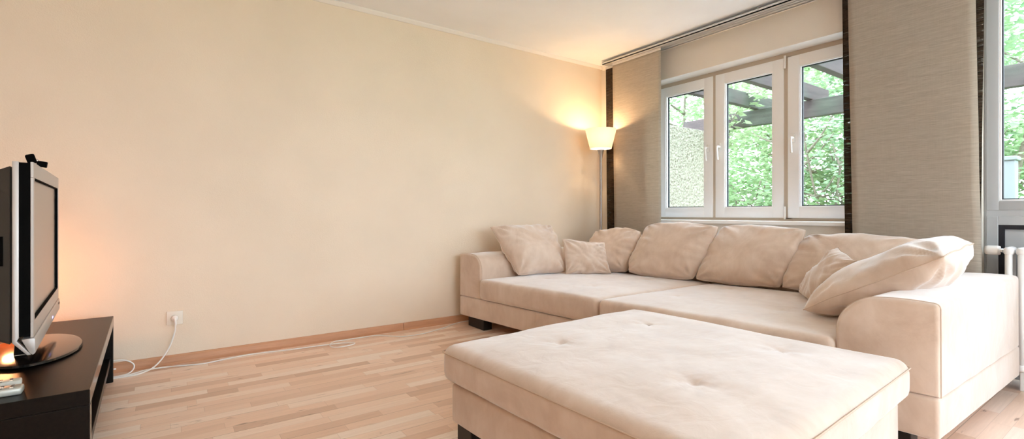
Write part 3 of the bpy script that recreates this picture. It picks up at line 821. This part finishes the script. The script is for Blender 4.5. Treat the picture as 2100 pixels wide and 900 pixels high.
lc = thing('antenna_cable', 'thin white cable looping up beside the end of the bench', 'cable', (-.25, 3.58, 0))
cable(lc, [(-.5, 3.60, .10), (-.36, 3.60, .085), (-.27, 3.60, .088), (-.215, 3.60, .080), (-.18, 3.595, .055), (-.178, 3.585, .03), (-.20, 3.57, .010), (-.25, 3.555, .006), (-.33, 3.545, .005), (-.5, 3.55, .005)], .0038, off=(-.25, 3.58, 0))
bm = bmesh.new(); lathe(bm, [(.0001, 0), (.006, 0), (.0075, .006), (.0075, .022), (.004, .030), (.004, .040), (.0001, .041)], 16, (-.30 + .25, 3.615 - 3.58, .035), Matrix.Rotation(PI / 2, 4, 'Y') ); obj('connector', bm, M['white_pl'], lc, smooth=True)

# ------------------------------------------------------------------ outside: terrace, pergola, wall, garden
struct('terrace_ground', B(((XO, -14, -.25), (7.2, 12, -.13)), ((-8, -14, -.25), (XO, YF - .2, -.13))), M['paving'])  # stretch behind the camera is unseen, paved to keep green off bounced light
struct('lawn_ground', B(((7.2, -14, -.35), (40, 26, -.16)), ((-20, -40, -.35), (7.2, -14, -.17))), M['lawn'])
pw = obj('garden_wall', B(((XO + .02, 4.06, -.2), (6.72, 4.28, 2.12)), bev=.01), M['pebble']); tag(pw, 'pale pebble-dash privacy wall outside the leftmost window sash', 'wall')
pg = thing('pergola', 'weathered timber pergola over the terrace outside the windows', 'pergola', (6.5, 0, 0))
def pobj(n, bm): return obj(n, bm, M['pergola'], pg)
pobj('main_beam', B(((-.05, -4.5, 2.125), (.05, 4.55, 2.335)), bev=.006))
for y in (3.43, 2.76, 2.10, 1.44): pobj('cross_beam', B(((-2.5, y - .04, 2.34), (.42, y + .04, 2.52)), bev=.006))
for y in (-4.3, -1.0): pobj('post', B(((-.06, y - .06, -.2), (.06, y + .06, 2.125)), bev=.006))
gp = thing('garden_pillar', 'pale rendered garden pillar beyond the glazed door', 'pillar', (8.4, 1.34, -.2))
obj('shaft', B(((-.09, -.09, 0), (.09, .09, 1.78)), bev=.01), M['wallgrey'], gp); obj('cap', B(((-.11, -.11, 1.78), (.11, .11, 1.83)), bev=.01), M['wallgrey'], gp)

def leaves(bm, c, rad, n, size, flat=.75):
    for _ in range(n):
        while True:
            p = V((random.uniform(-1, 1), random.uniform(-1, 1), random.uniform(-1, 1)))
            if p.length < 1 and random.random() < .35 + .65 * p.length: break
        p = V((c[0] + p.x * rad[0], c[1] + p.y * rad[1], c[2] + p.z * rad[2]))
        a = random.uniform(0, 2 * PI); d = V((math.cos(a), math.sin(a), random.uniform(-.7, .3))).normalized()
        up = V((random.uniform(-.8, .8), random.uniform(-.8, .8), 1)).normalized()
        w = d.cross(up).normalized(); nn = w.cross(d)
        L = size * random.uniform(.7, 1.35); W = L * .3
        v = [bm.verts.new(x) for x in (p, p + d * L * .45 + w * W - nn * W * .3, p + d * L, p + d * L * .45 - w * W - nn * W * .3)]
        m = bm.verts.new(p + d * L * .5 + nn * W * .25)
        bm.faces.new((v[0], v[1], m)); bm.faces.new((v[1], v[2], m)); bm.faces.new((v[2], v[3], m)); bm.faces.new((v[3], v[0], m))
def tree(name, label, cat, x, y, h, cr, n, lm, size=.10, stems=1, spread=.25, low=.25, seed=0):
    random.seed(seed)
    t = thing(name, label, cat, (x, y, -.17), 0, 'garden trees and shrubs')
    bm = bmesh.new(); ncl = 16
    tips = []
    for k in range(stems):
        a = 2 * PI * k / max(1, stems) + seed; top = V((math.cos(a) * spread * h * .4 * (stems > 1), math.sin(a) * spread * h * .4 * (stems > 1), h * .8))
        s = bmesh.new(); pts = smoothpts([(0, 0, 0), (top.x * .15 + .04, top.y * .15, h * .2), (top.x * .5, top.y * .5 + .05, h * .5), top], 5)
        tube(s, pts, .075 / (1 + .5 * (stems - 1)) * h / 4, 8, r2=.012); obj('trunk', s, M['bark'], t, smooth=True)
        for b in range(5):
            i = random.randint(len(pts) // 3, len(pts) - 2); p = pts[i]; a2 = random.uniform(0, 2 * PI)
            q = p + V((math.cos(a2) * cr * random.uniform(.4, .8), math.sin(a2) * cr * random.uniform(.4, .8), random.uniform(.1, .6) * h * .3))
            s = bmesh.new(); tube(s, smoothpts([p, (p + q) / 2 + V((0, 0, -.06)), q], 5), .026 * h / 4, 6, r2=.006); obj('branch', s, M['bark'], t, smooth=True); tips.append(q)
    for k in range(ncl):
        z = h * (low + (1 - low) * (k + .5) / ncl); a = k * 2.4 + seed; rr = cr * random.uniform(.3, .85) * (1 - .45 * abs(2 * (z / h) - 1.1))
        c = (math.cos(a) * rr, math.sin(a) * rr, z)
        leaves(bm, c, (cr * .55, cr * .55, h * .13), n // (ncl + len(tips)), size)
    for q in tips: leaves(bm, q, (cr * .35, cr * .35, h * .09), n // (ncl + len(tips)), size)
    obj('foliage', bm, lm, t)
    return t
tree('garden_tree', 'bright green tree above the pebble wall, outside the leftmost sash', 'tree', 9.3, 6.5, 5.2, 1.7, 4200, LA, .13, seed=1)
tree('garden_tree', 'leafy tree filling the middle sash behind the pergola', 'tree', 9.8, 4.75, 5.0, 1.7, 4200, LC, .13, seed=2)
tree('garden_shrub', 'multi-stemmed shrub with thin bare stems outside the right sash', 'shrub', 8.5, 3.35, 3.6, 1.05, 1700, LB, .10, stems=6, spread=.55, low=.15, seed=3)
tree('garden_shrub', 'low dense green shrub outside the lower middle sash', 'shrub', 8.1, 4.35, 2.1, .95, 2600, LA, .10, stems=3, spread=.4, low=.08, seed=4)
tree('garden_tree', 'tree with dark branches outside the glazed door', 'tree', 9.6, 1.7, 5.4, 1.8, 3000, LB, .12, stems=2, spread=.5, seed=5)
tree('garden_tree', 'tree just behind the multi-stemmed shrub, ending at the wide linen panel', 'tree', 10.4, 2.9, 5.0, 1.6, 3400, LA, .13, seed=6)
tree('garden_tree', 'tall tree farthest back beyond the middle sash', 'tree', 13.0, 6.6, 6.5, 2.6, 5000, LC, .18, seed=7)
tree('garden_tree', 'tall tree farthest back beyond the glazed door', 'tree', 13.0, 2.2, 6.5, 2.6, 5000, LA, .18, seed=8)
tree('garden_shrub', 'broad pale green shrub low behind the multi-stemmed one', 'shrub', 9.6, 3.55, 2.4, 1.2, 2600, LC, .11, stems=3, spread=.4, low=.06, seed=12)
tree('garden_shrub', 'bushy green shrub behind the pale pillar outside the glazed door', 'shrub', 10.6, 1.75, 2.7, 1.25, 3200, LA, .11, stems=3, spread=.4, low=.06, seed=13)
random.seed(77)
vine = thing('climbing_vine', 'leafy vine sprigs hanging from the pergola beam', 'vine', (6.4, 3.75, 2.1))
bm = bmesh.new(); tube(bm, smoothpts([(.12, .25, -.6), (.1, .1, -.15), (-.06, -.05, .1), (-.12, -.3, .35), (-.1, -.6, .45)], 6), .012, 6, r2=.005); obj('stem', bm, M['bark'], vine, smooth=True)
bm = bmesh.new()
for c in ((-.1, -.05, .1), (-.12, -.3, .35), (-.1, -.6, .45), (.0, .1, -.12), (.0, -.2, -.1)): leaves(bm, c, (.14, .22, .14), 40, .10)
obj('leaves', bm, LC, vine)

# ------------------------------------------------------------------ light
w = bpy.data.worlds.new('sky'); S.world = w; w.use_nodes = True
nt = w.node_tree; bg = nt.nodes['Background']
tc = nt.nodes.new('ShaderNodeTexCoord'); sx = nt.nodes.new('ShaderNodeSeparateXYZ'); rp = nt.nodes.new('ShaderNodeValToRGB')
nt.links.new(tc.outputs['Generated'], sx.inputs[0]); nt.links.new(sx.outputs[2], rp.inputs[0]); nt.links.new(rp.outputs[0], bg.inputs[0])
e = rp.color_ramp.elements; e[0].position = 0; e[0].color = (.82, .90, 1, 1); e[1].position = .7; e[1].color = (.70, .82, 1, 1)
bg.inputs[1].default_value = 4.6
def point(name, loc, col, e, r=.03):
    l = bpy.data.lights.new(name, 'POINT'); l.energy = e; l.color = col; l.shadow_soft_size = r
    o = bpy.data.objects.new(name, l); COL.objects.link(o); o.location = loc; return o
def disc(name, loc, col, e, size, tgt=None):
    l = bpy.data.lights.new(name, 'AREA'); l.shape = 'DISK'; l.size = size; l.energy = e; l.color = col
    o = bpy.data.objects.new(name, l); COL.objects.link(o); o.location = loc; return o
PX, PY, PZ = -.5, -1.4, 2.0  # unseen hanging globe, added as a warm fill light
pl = thing('pendant_lamp', 'round opal glass pendant lamp hanging over the middle of the room', 'pendant lamp', (PX, PY, PZ))
bm = bmesh.new(); lathe(bm, [(.0001, H - PZ), (.05, H - PZ), (.05, H - PZ - .02), (.006, H - PZ - .03), (.004, .2), (.03, .19), (.032, .13), (.0001, .13)], 24); obj('cord_set', bm, M['pvc'], pl, angle=40)
bm = bmesh.new(); bmesh.ops.create_uvsphere(bm, u_segments=32, v_segments=16, radius=.15); obj('globe', bm, emit('opal_globe', (1, .86, .72), 13), pl, smooth=True)
point('floor_lamp_light', (LX, LY, 1.715), (1, .66, .36), 4.5, .02)
point('table_lamp_light', (-.655, 3.32, .57), (1, .40, .16), 2.6, .03)
sun = bpy.data.lights.new('sun', 'SUN'); sun.energy = 1.0; sun.angle = math.radians(3); sun.color = (1, .96, .88)
so_ = bpy.data.objects.new('sun', sun); COL.objects.link(so_); so_.rotation_euler = V((.55, .25, -.8)).to_track_quat('-Z', 'Y').to_euler()

# ------------------------------------------------------------------ camera
yaw = math.radians(35.25); f = 990.
cd = bpy.data.cameras.new('camera'); cam = bpy.data.objects.new('camera', cd); COL.objects.link(cam)
cam.location = (0, 0, .94); cam.rotation_euler = (PI / 2, 0, -yaw)
cd.sensor_fit = 'HORIZONTAL'; cd.sensor_width = 36; cd.lens = f / 2100 * 36
cd.shift_y = -(450 - 436.5) / 2100; cd.clip_start = .02
S.camera = cam
S.view_settings.view_transform = 'Standard'; S.view_settings.look = 'None'; S.view_settings.gamma = 1
S.view_settings.use_curve_mapping = False
S.view_settings.exposure = 1.25
S.cycles.use_denoising = True
S.cycles.max_bounces = 12; S.cycles.diffuse_bounces = 8; S.cycles.transparent_max_bounces = 24
